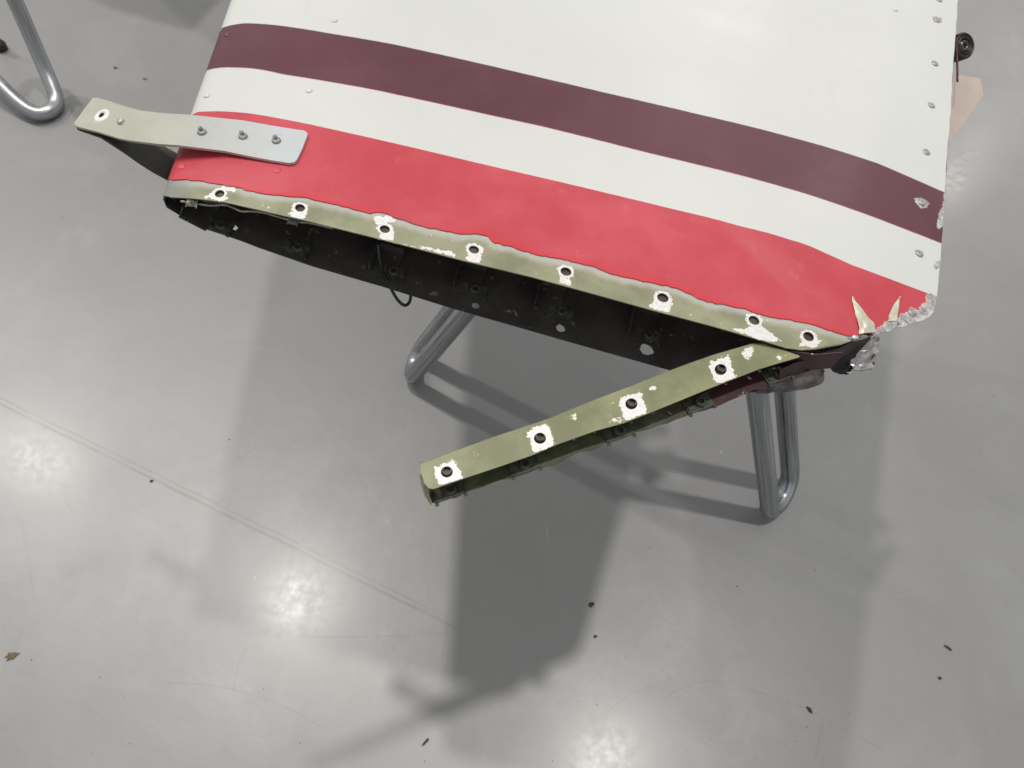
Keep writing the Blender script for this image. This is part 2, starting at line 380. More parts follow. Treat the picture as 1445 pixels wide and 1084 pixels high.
attr(me, 'maroon_top', [t_-tline(lMT, w_) for w_, t_ in V2]); attr(me, 'maroon_bottom', [t_-tline(lMB, w_) for w_, t_ in V2]); attr(me, 'red_top', [t_-tline(lRT, w_) for w_, t_ in V2])
attr(me, 'edge', [t_-tline(lGRs, w_) for w_, t_ in V2])
BARE = [[(1228, 475), (1236, 466), (1243, 460), (1250, 455), (1262, 450), (1270, 448), (1274, 441), (1280, 443), (1287, 431), (1293, 434), (1299, 444), (1304, 440), (1299, 429), (1306, 428), (1309, 414), (1325, 415), (1330, 440), (1318, 462), (1290, 470), (1240, 480)],
        [(1330, 281), (1345, 272), (1345, 325), (1322, 324), (1325, 308), (1327, 296)], [(1317, 372), (1330, 366), (1330, 382), (1319, 382)],
        [(1292, 280), (1302, 279), (1311, 285), (1308, 293), (1298, 293), (1292, 287)], [(1314, 23), (1328, 22), (1331, 31), (1320, 34)],
        [(1304, 210), (1312, 210), (1314, 219), (1306, 221)], [(1292, 353), (1301, 354), (1302, 363), (1293, 363)]]
attr(me, 'bare', polyfield(V2, [line(b) for b in BARE]))
M_skin = skin_material()
skin = link('upper_skin', me, M_skin, panel); thicken(skin, .0011, -1, 70)

# ------------------------------------------------------------------ green edge strip with its screw holes
HOLES = [(309, 272), (423, 292), (543, 322), (669, 351), (799, 382), (936, 419), (1065, 451), (1142, 474)]
HOLER = [8.2, 8, 8, 8, 8.5, 9, 8.8, 8.8]
lH = line(HOLES)
END = [(226, 279), (240, 277), (261, 278), (285, 280), (317, 284), (357, 293), (400, 303), (440, 312), (540, 337), (652, 366), (752, 390), (847, 416), (919, 436), (1009, 460), (1071, 478), (1110, 490), (1132, 493), (1152, 492), (1189, 485), (1214, 476)]
lEND = line(END); lEND[0] = (0, lEND[0][1]); lEND[1][0] = max(lEND[1][0], .006)
def wall_line(L, dt):
    Q = L.copy(); Q[:, 1] += dt; return Q
def dense(L, near=.05, st=.0012):
    out = [L[0]]
    for a_, b_ in zip(L[:-1], L[1:]):
        k_ = max(1, int(abs(b_[0]-a_[0])/st)) if min(a_[0], b_[0]) < near else 1
        out += [a_+(b_-a_)*i_/k_ for i_ in range(1, k_+1)]
    return np.array(out)
lEND = dense(lEND)
so = np.r_[lEND, wall_line(lGR, .006)[::-1]]
hr = [r/1760. for r in HOLER]
holes = [circ(c, r, 22) for c, r in zip(lH, hr)]
Vs, Fs = sheet2d(so, holes, (.0022, .0026))
def green_material(name, base, haze=True, amount=1.):
    t = NT(name); bare = t.attr('bare'); n1 = t.noise(25, 5, .6); n2 = t.noise(90, 5, .65); n3 = t.noise(420, 3)
    lo = tuple(c*.8 for c in base); hi = tuple(c*1.22 for c in base)
    col = t.mix(t.ramp(n1, .3, .7), lo, hi)
    col = t.mix(t.math('MULTIPLY', t.ramp(n2, .55, .75), .25), col, tuple(c*.6 for c in base))
    if haze:
        gd = t.attr('edge'); z = t.ramp(t.math('ADD', gd, t.math('MULTIPLY', t.math('SUBTRACT', n1, .5), .008)), -.0105, -.0015)
        col = t.mix(t.math('MULTIPLY', z, .8), col, (.44, .43, .4))
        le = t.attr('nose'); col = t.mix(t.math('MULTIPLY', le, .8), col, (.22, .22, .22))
    jag = t.math('ADD', t.math('MULTIPLY', t.math('SUBTRACT', t.noise(210, 4, .65), .5), .008), t.math('MULTIPLY', t.math('SUBTRACT', t.noise(700, 2), .5), .0025))
    bb = t.math('ADD', bare, jag)
    isb = t.ramp(bb, -.0002, .0003)
    flk = t.math('MULTIPLY', t.ramp(t.noise(170, 4, .7), .665, .68), t.ramp(n1, .52, .6)); isb = t.math('MAXIMUM', isb, flk)
    rim = t.ramp(bb, -.0011, -.0002)
    metal = t.mix(t.ramp(n3, .25, .75), (.60, .595, .58), (.74, .735, .72)); metal = t.mix(t.math('MULTIPLY', t.ramp(t.noise(300, 4, .7), .62, .7), .6), metal, (.22, .2, .15))
    col = t.mix(t.math('MULTIPLY', rim, .6), col, (.3, .23, .1)); col = t.mix(isb, col, metal)
    t.bump(t.math('ADD', t.math('MULTIPLY', n1, .6), t.math('MULTIPLY', isb, t.math('SUBTRACT', t.math('MULTIPLY', n3, .6), .6))), .4, .0007)
    return t.set(color=col, rough=t.mixf(isb, .42, .5), metal=t.math('MULTIPLY', isb, .2), spec=.45)
def hole_field(V2, C, rr, poly=()):
    d = np.full(len(V2), -1.)
    for c, r in zip(C, rr): d = np.maximum(d, r-np.hypot(*(V2-np.array(c)).T))
    if len(poly): d = np.maximum(d, polyfield(V2, poly))
    return d
me = build_sheet('edge_strip', Vs, Fs, off=-.0012)
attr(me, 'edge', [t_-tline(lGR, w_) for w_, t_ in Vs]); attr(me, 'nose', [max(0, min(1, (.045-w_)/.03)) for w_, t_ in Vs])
SB = [[(533, 336), (540, 322), (556, 330), (554, 338)], [(655, 366), (662, 352), (680, 357), (678, 371)], [(286, 278), (300, 272), (322, 280), (318, 283)], [(404, 302), (420, 294), (432, 300), (428, 309)],
      [(788, 398), (796, 386), (806, 394), (803, 402)], [(916, 433), (926, 420), (950, 424), (944, 441)], [(1034, 463), (1052, 463), (1070, 455), (1104, 480), (1078, 481)], [(1128, 486), (1140, 474), (1160, 480), (1150, 491)], [(590, 345), (640, 355), (644, 362), (600, 351)],
      [(310, 261), (334, 263), (330, 270), (315, 268)], [(526, 304), (550, 303), (560, 310), (550, 313), (530, 315)]]
attr(me, 'bare', hole_field(Vs, lH, [r+.0028 for r in hr], [line(b) for b in SB]))
M_strip = green_material('green_primer', (.235, .238, .15))
strip = link('edge_strip', me, M_strip, panel); thicken(strip, .0011, -1, 70)

# ------------------------------------------------------------------ lower skin, seen from inside
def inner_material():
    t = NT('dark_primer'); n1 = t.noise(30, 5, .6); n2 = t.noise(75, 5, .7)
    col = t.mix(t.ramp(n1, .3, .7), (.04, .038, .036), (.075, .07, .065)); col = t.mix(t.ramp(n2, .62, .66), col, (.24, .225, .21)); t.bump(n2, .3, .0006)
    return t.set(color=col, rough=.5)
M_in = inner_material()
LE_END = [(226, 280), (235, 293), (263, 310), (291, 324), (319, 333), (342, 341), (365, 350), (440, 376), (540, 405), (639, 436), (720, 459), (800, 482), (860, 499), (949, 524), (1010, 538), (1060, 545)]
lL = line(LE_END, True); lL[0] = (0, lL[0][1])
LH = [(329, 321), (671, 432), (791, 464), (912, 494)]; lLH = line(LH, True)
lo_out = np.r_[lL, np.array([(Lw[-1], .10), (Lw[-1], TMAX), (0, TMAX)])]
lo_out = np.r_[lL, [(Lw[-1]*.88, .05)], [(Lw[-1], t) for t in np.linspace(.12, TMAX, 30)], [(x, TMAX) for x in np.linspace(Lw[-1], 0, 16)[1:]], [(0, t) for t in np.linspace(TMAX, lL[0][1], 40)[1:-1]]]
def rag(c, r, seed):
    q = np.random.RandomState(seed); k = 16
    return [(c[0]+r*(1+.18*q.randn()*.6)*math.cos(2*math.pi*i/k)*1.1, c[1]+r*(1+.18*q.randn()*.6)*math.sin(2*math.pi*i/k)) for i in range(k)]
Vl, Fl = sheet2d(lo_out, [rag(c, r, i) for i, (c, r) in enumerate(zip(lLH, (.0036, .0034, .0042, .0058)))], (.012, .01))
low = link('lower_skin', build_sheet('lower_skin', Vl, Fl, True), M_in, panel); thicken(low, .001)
# rib closing the inside further in
def rib(t, name, m):
    up = [surf(w_, t)-np.array([0, 0, .0025]) for w_ in np.linspace(.006, WTE*.985, 40)]
    V = []; F = []
    for i, w_ in enumerate(np.linspace(.006, WTE*.985, 40)):
        a = up[i]; s = np.interp(w_, Uw, UPc[:, 0]); wl = np.interp(s, np.maximum.accumulate(LOc[:, 0]), Lw); b = surf(wl, t, True)+np.array([0, 0, .0015]); b[:2] = a[:2]
        if b[2] > a[2]-.0005: b[2] = a[2]-.0005
        V += [a, b]
    F = [(2*i, 2*i+1, 2*i+3, 2*i+2) for i in range(39)]
    o = link(name, mesh(name, V, F, False), m, panel); thicken(o, .001, 0, 0); return o
rib(.16, 'rib', M_in); rib(1.2, 'rib', M_in)

# ------------------------------------------------------------------ nutplates, clips and wires inside the open end
M_clip = plain('clip_primer', (.075, .08, .055), .5, .1, .5, 160)
def nutplate_mesh(name='nutplate', L=.026, Wd=.014, H=.0042):
    bm = bmesh.new()
    def bx(x, y, z, a, b, c):
        g = bmesh.ops.create_cube(bm, size=1)['verts']; bmesh.ops.scale(bm, vec=(a, b, c), verts=g); bmesh.ops.translate(bm, vec=(x, y, z), verts=g)
    bx(0, 0, .0006, L, Wd, .0012); bx(-L*.47, -Wd*.56, .0006, .003, .003, .0012); bx(L*.47, -Wd*.56, .0006, .003, .003, .0012)
    bx(-L*.33, 0, .0018, .006, Wd*.62, .0014)
    n = 16; rings = [(.0054, .001), (.005, H*.8), (.0042, H), (.0028, H), (.0027, .0013)]; P = []
    for r, z in rings: P.append([bm.verts.new((.002+r*math.cos(2*math.pi*k/n), r*math.sin(2*math.pi*k/n), z)) for k in range(n)])
    for i in range(len(P)-1):
        for k in range(n): bm.faces.new((P[i][k], P[i][(k+1) % n], P[i+1][(k+1) % n], P[i+1][k]))
    bmesh.ops.recalc_face_normals(bm, faces=bm.faces)
    me = bpy.data.meshes.new(name); bm.to_mesh(me); bm.free(); return me
np_me = nutplate_mesh(); np_me.materials.append(M_clip)
def frame_on(w_, t_, lowside):
    p = surf(w_, t_, lowside); x = surf(w_+.004, t_, lowside)-p; x /= np.linalg.norm(x); nn = normal(w_, t_, lowside); nn = -nn
    y = np.cross(nn, x); return p, x, y, nn
def place(o, p, x, y, nn, lift=.001):
    m = Matrix.Identity(4)
    for i in range(3): m[i][0], m[i][1], m[i][2], m[i][3] = x[i], y[i], nn[i], p[i]+nn[i]*lift
    o.matrix_basis = m
for uv in ((309, 321), (418, 352), (553, 385), (668, 410), (790, 441), (912, 474)):
    w_, t_ = topar(*uv, True); o = link('nutplate', np_me, None, panel); place(o, *frame_on(w_, t_, True), .0016)
clip_me = bpy.data.meshes.new('clip')
_b = bmesh.new()
for (x, y, z, a, b, c) in ((0, 0, .0006, .026, .03, .0012), (-.0126, 0, .007, .0012, .026, .013), (0, .0146, .006, .026, .0012, .012)):
    g = bmesh.ops.create_cube(_b, size=1)['verts']; bmesh.ops.scale(_b, vec=(a, b, c), verts=g); bmesh.ops.translate(_b, vec=(x, y, z), verts=g)
_b.to_mesh(clip_me); _b.free(); clip_me.materials.append(M_in)
for uv in ((280, 304), (545, 375), (662, 398), (775, 425), (905, 462)):
    w_, t_ = topar(*uv, True); o = link('clip', clip_me, None, panel); place(o, *frame_on(w_, t_, True), .0022)
np3 = np_me.copy(); np3.name = 'strip_nutplate'; np3.materials.clear(); np3.materials.append(plain('brown_nutplate', (.07, .05, .04), .45, .3, .4, 300))
for i_, (w_, t_) in enumerate(lH):
    o = link('nutplate', np3 if i_ % 3 else np_me, None, panel); p, x, y, nn = frame_on(w_, t_, False)
    # threaded boss hangs below the strip, its plate a little behind the hole
    c_ = p+nn*.0042-x*.0016+y*.0011
    place(o, c_, x, -y if (np.cross(x, -y)@nn) > 0 else y, nn, 0)
# nutplates hanging under the rim of the strip, with the bent locking wire threaded through them
M_wire = plain('grey_wire', (.34, .34, .30), .4, .6, .35, 200)
M_np2 = plain('grey_nutplate', (.20, .205, .17), .5, .3, .5, 200)
np2 = np_me.copy(); np2.name = 'rim_nutplate'; np2.materials.clear(); np2.materials.append(M_np2)
def under(u, v, dz): q = at(u, v, 1.137-dz); return q
for (u0, v0), (u1, v1) in (((257, 285), (285, 289)), ((401, 309), (427, 316))):
    a, b = under(u0, v0, .010), under(u1, v1, .010); c = (a+b)/2; x = (b-a)/np.linalg.norm(b-a); up_ = np.array([0, -.45, .9]); y = np.cross(up_, x); y /= np.linalg.norm(y); nn = np.cross(x, y)
    o = link('nutplate', np2, None, panel); place(o, c, x, y, nn, 0); o.scale = (.62, .62, .7)
    o.matrix_basis = o.matrix_basis @ Matrix.Diagonal((.62, .7, .7, 1))
wp = [(255, 284, .011), (275, 287, .0115), (297, 290, .011), (316, 289, .009), (329, 293, .010), (341, 298, .011), (355, 298, .010), (372, 300, .010), (390, 305, .011), (404, 309, .011), (422, 313, .011), (440, 315, .010), (470, 322, .010)]
link('locking_wire', tube_mesh('locking_wire', catmull([under(u, v, d) for u, v, d in wp], 6), .0011, 8), M_wire, panel)
M_black = plain('black_cable', (.012, .012, .013), .35, 0, .3, 100)
cw = [(534, 345, 1.125), (536, 365, 1.10), (541, 385, 1.075), (550, 404, 1.062), (561, 423, 1.05), (571, 431, 1.046), (578, 426, 1.046), (579, 415, 1.052), (573, 402, 1.06), (566, 396, 1.066)]
link('black_cable', tube_mesh('black_cable', catmull([at(*q) for q in cw], 6), .0016, 8), M_black, panel)

# ------------------------------------------------------------------ rivets
M_rg = plain('bare_rivet', (.36, .355, .35), .42, .45, .3, 300); M_rw = plain('white_rivet', (.57, .575, .55), .4, 0, .05, 100); M_rm = plain('maroon_rivet', (.13, .035, .05), .4, 0, .2, 200); M_rr = plain('red_rivet', (.55, .06, .08), .4, 0, .15, 200)
def rivet_mesh(name, r, h, m, dimple=True):
    me = lathe_mesh(name, [(r, -.0006), (r, h*.25), (r*.93, h*.6), (r*.75, h*.88), (r*.45, h), (r*.3, h*.93 if dimple else h*1.02), (0, h*.9 if dimple else h*1.03)], 18); me.materials.append(m); return me
M_rs = plain('grey_strap_rivet', (.27, .265, .25), .5, .2, .3, 300)
RVS = {'s': None, 'g': rivet_mesh('rivet_bare', .0046, .0016, M_rg), 'w': rivet_mesh('rivet_white', .0036, .0014, M_rw, False), 'm': rivet_mesh('rivet_maroon', .0034, .0009, M_rm), 'r': rivet_mesh('rivet_red', .0038, .0008, M_rr)}
RVS['s'] = rivet_mesh('rivet_strap', .0042, .0017, M_rs)
for u, v, k in ((1322, 29, 'g'), (1325, 0, 'g'), (1319, 90, 'g'), (1314, 149, 'g'), (1307, 215, 'g'), (1301, 286, 'g'), (1297, 358, 'g'), (1287, 441, 'g'), (472, 29, 'w'), (436, 128, 'w'), (292, 135, 'w'), (1263, 14, 'w'), (320, 49, 'm'), (256, 235, 'r'), (391, 240, 'r')):
    w_, t_ = topar(u, v); o = link('rivet', RVS[k], None, panel); orient(o, surf(w_, t_), normal(w_, t_), random.random()*6)

# ------------------------------------------------------------------ hinge strap at the leading edge
M_strap = None
def strap_material():
    t = NT('strap_metal'); n1 = t.noise(18, 4); n2 = t.noise(120, 5, .6); f = t.attr('tip')
    col = t.mix(f, (.55, .58, .62), (.40, .40, .33)); col = t.mix(t.math('MULTIPLY', t.ramp(n1, .35, .7), .35), col, (.355, .355, .29))
    col = t.mix(t.math('MULTIPLY', t.ramp(n2, .58, .75), .3), col, (.3, .29, .25)); t.bump(n2, .25, .0004)
    return t.set(color=col, rough=t.ramp(n1, .3, .7, .32, .46), metal=.25, spec=.5)
M_strap = strap_material()
zx = [(100, 1.1215), (131, 1.123), (167, 1.131), (198, 1.1385), (250, 1.1432), (300, 1.1438), (370, 1.1436), (434, 1.1432)]
def sz(u): return float(np.interp(u, [q[0] for q in zx], [q[1] for q in zx]))
SO = [(131, 138), (138, 138), (155, 143), (176, 150), (198, 156), (232, 160), (269, 162), (305, 166), (343, 170), (382, 177), (419, 183), (429, 184), (434, 188), (433, 193), (426, 211), (419, 225), (415, 229), (408, 230), (382, 226), (350, 220), (317, 213), (284, 209), (251, 205), (222, 203), (198, 200), (182, 198), (167, 195), (138, 186), (110, 179), (106, 177), (105, 173), (118, 155)]
hp = circ((143.5, 163), 5.4, 18, 4.6)
Vp, Fp = sheet2d(SO, [hp], 9)
strap = link('hinge_strap', bpy.data.meshes.new('hinge_strap'), None, panel)
P = [at(u, v, sz(u)) for u, v in Vp]; me = mesh('hinge_strap', P, Fp); 
if sum(p.normal.z for p in me.polygons) < 0: me.flip_normals()
attr(me, 'tip', [max(0, min(1, (390-u)/170)) for u, v in Vp]); me.materials.append(M_strap); strap.data = me; thicken(strap, .0026)
# lower arm: joins the upper one at the tip and runs under the leading edge
k = (Vp[:, 0] < 262); used = {i: j for j, i in enumerate(np.where(k)[0])}
tipd = at(118, 155, 1.12)
def lowz(u): return float(np.interp(u, [100, 131, 160, 250, 330], [1.1185, 1.1195, 1.117, 1.083, 1.062]))
Pl = []
for i in used:
    q = np.array(P[i]); q[2] = lowz(Vp[i][0]); Pl.append(q)
Fq = [[used[a] for a in f] for f in Fp if all(a in used for a in f)]
me = mesh('lower_arm', Pl, Fq)
if sum(p.normal.z for p in me.polygons) < 0: me.flip_normals()
attr(me, 'tip', [1]*len(Pl)); o = link('lower_arm', me, plain('shaded_arm_metal', (.045, .043, .036), .55, .2, .4, 120), strap); thicken(o, .0024)  # arm coloured dark to stand for the shade beneath the strap
M_wash = plain('white_washer', (.72, .72, .70), .5, .1, .12, 200); M_corr = plain('blue_grey_stub', (.20, .27, .28), .6, .1, .35, 300)
wme = lathe_mesh('washer', [(.0031, 0), (.0031, .0007), (.0074, .0006), (.0082, 0)], 24); wme.materials.append(M_wash)
def strap_pt(u, v):
    e = 3; p = at(u, v, sz(u)); a = at(u+e, v, sz(u+e))-p; b = at(u, v-e, sz(u))-p; nn = np.cross(a, b); return p, nn/np.linalg.norm(nn)
o = link('washer', wme, None, strap); orient(o, *strap_pt(143.5, 163))
bolt = lathe_mesh('bolt_head', [(.0036, 0), (.0036, .002), (.003, .0026), (0, .0026)], 16); bolt.materials.append(plain('strap_bolt', (.45, .44, .36), .4, .2, .2, 200))
o = link('bolt_head', bolt, None, strap); orient(o, *strap_pt(171, 172))
for u, v, m in ((285, 187, M_corr), (343, 193, M_rs), (390, 199, M_rs)):
    p, nn = strap_pt(u, v); o = link('rivet', RVS['s'], None, strap); orient(o, p, nn); o.scale = (1.05, 1.05, 1.4)
    st = lathe_mesh('stub', [(.0021, 0), (.0022, .0018), (.0017, .0028), (0, .003)], 12); st.materials.append(m)
    c = link('rivet_stub', st, None, strap); orient(c, p+nn*.0022+np.array([-.0008, .0012, 0]), nn+np.array([-.25, .25, 0]))

# ------------------------------------------------------------------ torn-off channel hanging across the open end
ZC = 1.108
FE = [(612, 690), (655, 675), (700, 660), (752, 642), (784, 628), (840, 608), (880, 597), (916, 583), (960, 565), (1004, 547), (1040, 533), (1071, 521), (1100, 512), (1128, 504)]
BE = [(1128, 502), (1105, 494), (1077, 485), (1062, 485), (1007, 501), (970, 514), (931, 529), (880, 549), (840, 564), (772, 592), (715, 611), (660, 630), (625, 643), (593, 655), (594, 668), (599, 682), (605, 689)]
CHH = [(630.5, 666), (762, 618.5), (891, 570), (1017, 521.5)]
def zch(u): return float(np.interp(u, [590, 760, 900, 1128], [1.103, 1.106, 1.108, 1.110]))
hol = [circ(c, 8.6, 22, 7.9) for c in CHH]
Vc, Fc = sheet2d(FE+BE, hol, 6)
channel = empty('torn_channel'); channel.parent = panel; channel['label'] = 'torn green metal channel bent out of the open end'
P = [at(u, v, zch(u)) for u, v in Vc]; me = mesh('top_flange', P, Fc)
if sum(p.normal.z for p in me.polygons) < 0: me.flip_normals()
def sqf(V, c, hw, hh, ang):
    d = V-np.array(c); ca, sa = math.cos(ang), math.sin(ang); x = d[:, 0]*ca+d[:, 1]*sa; y = -d[:, 0]*sa+d[:, 1]*ca
    return np.minimum(hw-np.abs(x), hh-np.abs(y))
ang = math.atan2(-.36, 1)
b_ = np.full(len(Vc), -1e3)
for (u, v), hw, hh, dy in zip(CHH, (17, 16, 17, 15), (16, 19, 17, 18), (5, 3, 5, 3)): b_ = np.maximum(b_, sqf(Vc, (u+2, v+dy-1), hw, hh, ang))
for pl in ([(1046, 494), (1058, 489), (1066, 488), (1062, 499), (1056, 507), (1050, 505)], [(798, 590), (812, 584), (814, 592), (806, 592)], [(860, 594), (872, 590), (880, 590), (872, 597), (862, 602)], [(917, 548), (925, 540), (926, 548), (920, 552)], [(1096, 503), (1108, 501), (1106, 507), (1098, 508)], [(668, 640), (674, 637), (676, 641), (670, 643)]):
    d = segdist(Vc, pl); b_ = np.maximum(b_, np.where(inside(Vc, pl), d, -d))
attr(me, 'bare', b_/1800.)
M_ch = green_material('olive_primer', (.195, .205, .108), False)
top = link('top_flange', me, M_ch, channel); thicken(top, .001)
# lower flange and web
LF = [(609, 713), (640, 700), (677, 688), (706, 678), (740, 668), (769, 660), (800, 646), (834, 635), (861, 624), (893, 613), (930, 601), (974, 584), (1006, 575), (1053, 556), (1090, 544), (1130, 528), (1160, 516), (1187, 504)]
DZ = .027
def topz(u): return zch(min(u, 1128))
bk = np.array(BE[1:14][::-1], float)         # back edge, left to right
V = []; F = []; us = np.linspace(0, 1, 48)
lfp = catmull([(*p, 0) for p in LF], 6)[:, :2]; bkx = np.r_[bk, [(1150, 500), (1190, 497)]]
def samp(pl, t): 
    s = np.r_[0, np.cumsum(np.hypot(*np.diff(pl, axis=0).T))]; return np.array([np.interp(t*s[-1], s, pl[:, i]) for i in (0, 1)])
for i, t_ in enumerate(us):
    a = samp(lfp, t_); b = samp(bkx, t_); front = at(*a, topz(a[0])-DZ); backt = at(*b, topz(b[0])-.0012)
    backb = backt.copy(); backb[2] = topz(b[0])-DZ; jag = .0011*rng.randn(); front[1] += jag
    m_ = (front+backb)/2; m_[2] -= .0
    V += [front, m_, backb, backt]
for i in range(47):
    for j in range(3): F.append((4*i+j, 4*i+j+1, 4*i+j+5, 4*i+j+4))
me = mesh('lower_flange', V, F); attr(me, 'red', [samp(lfp, us[i//4])[0] for i in range(len(V))])
def lower_mat():
    t = NT('shaded_channel_inside'); n1 = t.noise(60, 5, .6); n2 = t.noise(260, 4, .6)
    col = t.mix(t.ramp(n1, .35, .7), (.07, .078, .04), (.13, .145, .07)); col = t.mix(t.ramp(t.attr('red'), 925, 1010), col, t.mix(t.ramp(n1, .3, .7), (.04, .017, .02), (.065, .018, .024)))  # olive and red both darkened for the shade inside the channel
    col = t.mix(t.ramp(t.noise(110, 5, .7), .63, .66), col, (.5, .49, .46)); t.bump(n2, .3, .0006); return t.set(color=col, rough=.5)
lf = link('lower_flange', me, lower_mat(), channel); thicken(lf, .001, 0)
for u, v in ((632, 691), (738, 655), (871, 608), (985, 568), (1096, 527)):
    c = at(u, v+2, topz(u)-DZ+.001); d = at(u+40, v+2-14.4, topz(u)-DZ+.001); x = (d-c)/np.linalg.norm(d-c); z = np.array([0, 0, 1.]); y = np.cross(z, x)
    o = link('nutplate', np_me, None, channel); place(o, c, x, y, z, 0)
for u, v in CHH:  # plates added beneath the holes to block light spots on the lower flange
    c = at(u, v, zch(u)-.005); d = at(u+40, v-14.4, zch(u)-.005); x = (d-c)/np.linalg.norm(d-c); z = np.array([0, 0, 1.]); y = np.cross(z, x)
    o = link('nutplate', np3, None, channel); place(o, c-x*.002, x, y, z, 0)
# corner tab at the free end
V = [at(592, 668, 1.099), at(598, 685, 1.097), at(609, 713, 1.078), at(600, 700, 1.078), at(595, 684, 1.080)]
o = link('end_tab', mesh('end_tab', V, [(0, 1, 2, 3, 4)], False), M_ch, channel); thicken(o, .001, 0)
for v_ in (0,): attr(o.data, 'bare', [-1]*5)

# ------------------------------------------------------------------ torn and crumpled metal at the crushed corner
def raw_material():
    t = NT('torn_aluminium'); n1 = t.noise(90, 5, .65); n2 = t.noise(330, 4)
    col = t.mix(t.ramp(n1, .35, .65), (.40, .385, .38), (.60, .585, .58)); col = t.mix(t.ramp(t.noise(75, 4, .65), .6, .64), col, (.10, .06, .065)); t.bump(n1, .35, .0008)
    return t.set(color=col, rough=.36, metal=.55)
M_raw = raw_material()
M_cream = plain('cream_primer', (.55, .54, .43), .35, .15, .15, 120)
def crumple(name, rows, m, parent=panel, th=.0009, noise=.0011, seed=1, sub=3):
    """rows of (u, v, z) measured points -> a bent sheet with its own buckles"""
    q = np.random.RandomState(seed); G = []
    for r in rows: G.append(catmull([at(*p) for p in r], sub))
    G = np.array(G); cols = [catmull(list(G[:, j]), sub) for j in range(G.shape[1])]; G = np.array(cols)
    a, b = G.shape[:2]; G = G+q.randn(a, b, 3)*noise
    V = G.reshape(-1, 3); F = [(i*b+j, i*b+j+1, (i+1)*b+j+1, (i+1)*b+j) for i in range(a-1) for j in range(b-1)]
    o = link(name, mesh(name, V, F), m, parent); thicken(o, th, 0, 30); return o
def onskin(u, v, off):
    w_, t_ = topar(u, v); return (u, v, float(surf(w_, t_)[2]+off))
crumple('torn_sliver', [[onskin(*q) for q in r_] for r_ in ([(1202, 419, .0006), (1202.6, 419, .0007), (1203, 419.5, .0006)], [(1205, 434, .0005), (1209, 433, .0016), (1214, 435, .0006)], [(1209, 449, .0008), (1216, 447, .0040), (1225, 448, .0010)], [(1213, 462, .0012), (1222, 460, .0062), (1233, 458, .0016)], [(1212, 472, .0005), (1223, 470, .0030), (1235, 469, .0010)])], M_cream, noise=.00025, seed=3)
crumple('folded_edge', [[(1196, 477, 1.104), (1206, 474, 1.106), (1216, 472, 1.108)], [(1199, 480, 1.102), (1209, 478, 1.107), (1221, 473, 1.107)], [(1203, 481, 1.100), (1212, 480, 1.101), (1226, 475, 1.103)]], M_raw, noise=.0004, seed=13)
crumple('torn_sliver', [[onskin(*q) for q in r_] for r_ in ([(1270, 419, .0006), (1270.6, 419, .0007)], [(1261, 431, .0007), (1268, 433, .0011)], [(1255, 443, .0008), (1266, 446, .0013)], [(1253, 454, .0006), (1265, 453, .0008)])], M_cream, noise=.0002, seed=4)
crumple('crumpled_skin', [[(1233, 474, 1.096), (1237, 474, 1.095), (1241, 475, 1.094)], [(1222, 485, 1.09), (1232, 484, 1.088), (1240, 485, 1.084)], [(1211, 496, 1.082), (1224, 496, 1.082), (1239, 494, 1.079)], [(1201, 507, 1.075), (1218, 507, 1.076), (1236, 505, 1.072)], [(1199, 514, 1.070), (1215, 514, 1.069), (1233, 511, 1.068)], [(1205, 520, 1.071), (1218, 520, 1.069), (1232, 517, 1.066)], [(1196, 527, 1.069), (1214, 524, 1.066), (1228, 521, 1.064)]], M_raw, seed=5, noise=.0008)
M_shaded_skin = plain('shaded_torn_skin', (.018, .014, .014), .4, .2, .5, 90)  # near-black colour paints the shade on the fold's inner side
crumple('folded_skin', [[(1164, 502, 1.076), (1190, 492, 1.088), (1232, 474, 1.096)], [(1170, 512, 1.068), (1192, 502, 1.08), (1222, 485, 1.090)], [(1172, 521, 1.062), (1190, 512, 1.072), (1206, 503, 1.078)], [(1181, 527, 1.06), (1193, 520, 1.066), (1201, 513, 1.07)], [(1196, 528.5, 1.064), (1200, 526, 1.066), (1205, 522, 1.069)]], M_shaded_skin, seed=6, noise=.0004)
crumple('crumpled_skin', [[(1058, 553, 1.074), (1090, 541, 1.076), (1130, 525, 1.078), (1158, 516, 1.082)], [(1066, 555, 1.07), (1095, 551, 1.07), (1138, 538, 1.074), (1163, 526, 1.074)], [(1080, 553, 1.066), (1100, 554, 1.066), (1140, 548, 1.065), (1162, 541, 1.066)]], plain('grimy_metal', (.12, .105, .10), .4, .4, .7, 70), seed=8, noise=.0006)
# inner web in the corner, its red darkened to near black for shade
M_shaded_red = plain('shaded_red_web', (.028, .007, .011), .4, 0, .3, 40)
crumple('torn_web', [[(1100, 521, 1.098), (1150, 502, 1.098), (1196, 484, 1.1), (1228, 474, 1.102)], [(1100, 538, 1.083), (1150, 519, 1.083), (1190, 502, 1.082), (1215, 490, 1.084)]], M_shaded_red, seed=9, noise=.0005)

# ------------------------------------------------------------------ hinge bearing under the trailing edge and paper tag
M_rust = plain('rusty_dark_metal', (.035, .027, .022), .45, .5, .6, 180)
bc = at(1357, 66, 1.045)
bear = empty('hinge_bearing'); bear.parent = panel; bear.matrix_basis = Matrix.Translation(Vector(bc)) @ Vector((.35, -.52, .78)).to_track_quat('Z', 'Y').to_matrix().to_4x4()
ring = lathe_mesh('bearing_ring', [(.0095, -.012), (.0165, -.012), (.0175, -.010), (.0175, .004), (.016, .006), (.0145, .006), (.014, .0045), (.0115, .0045), (.011, .006), (.0095, .006), (.0095, -.012)], 32)
link('bearing_ring', ring, M_rust, bear)
link('bearing_ball', lathe_mesh('bearing_ball', [(.004, -.007), (.0075, -.006), (.0092, 0), (.0075, .005), (.0055, .006), (.004, .006), (.004, -.007)], 28), plain('bearing_steel', (.12, .10, .09), .3, .7, .4, 200), bear)
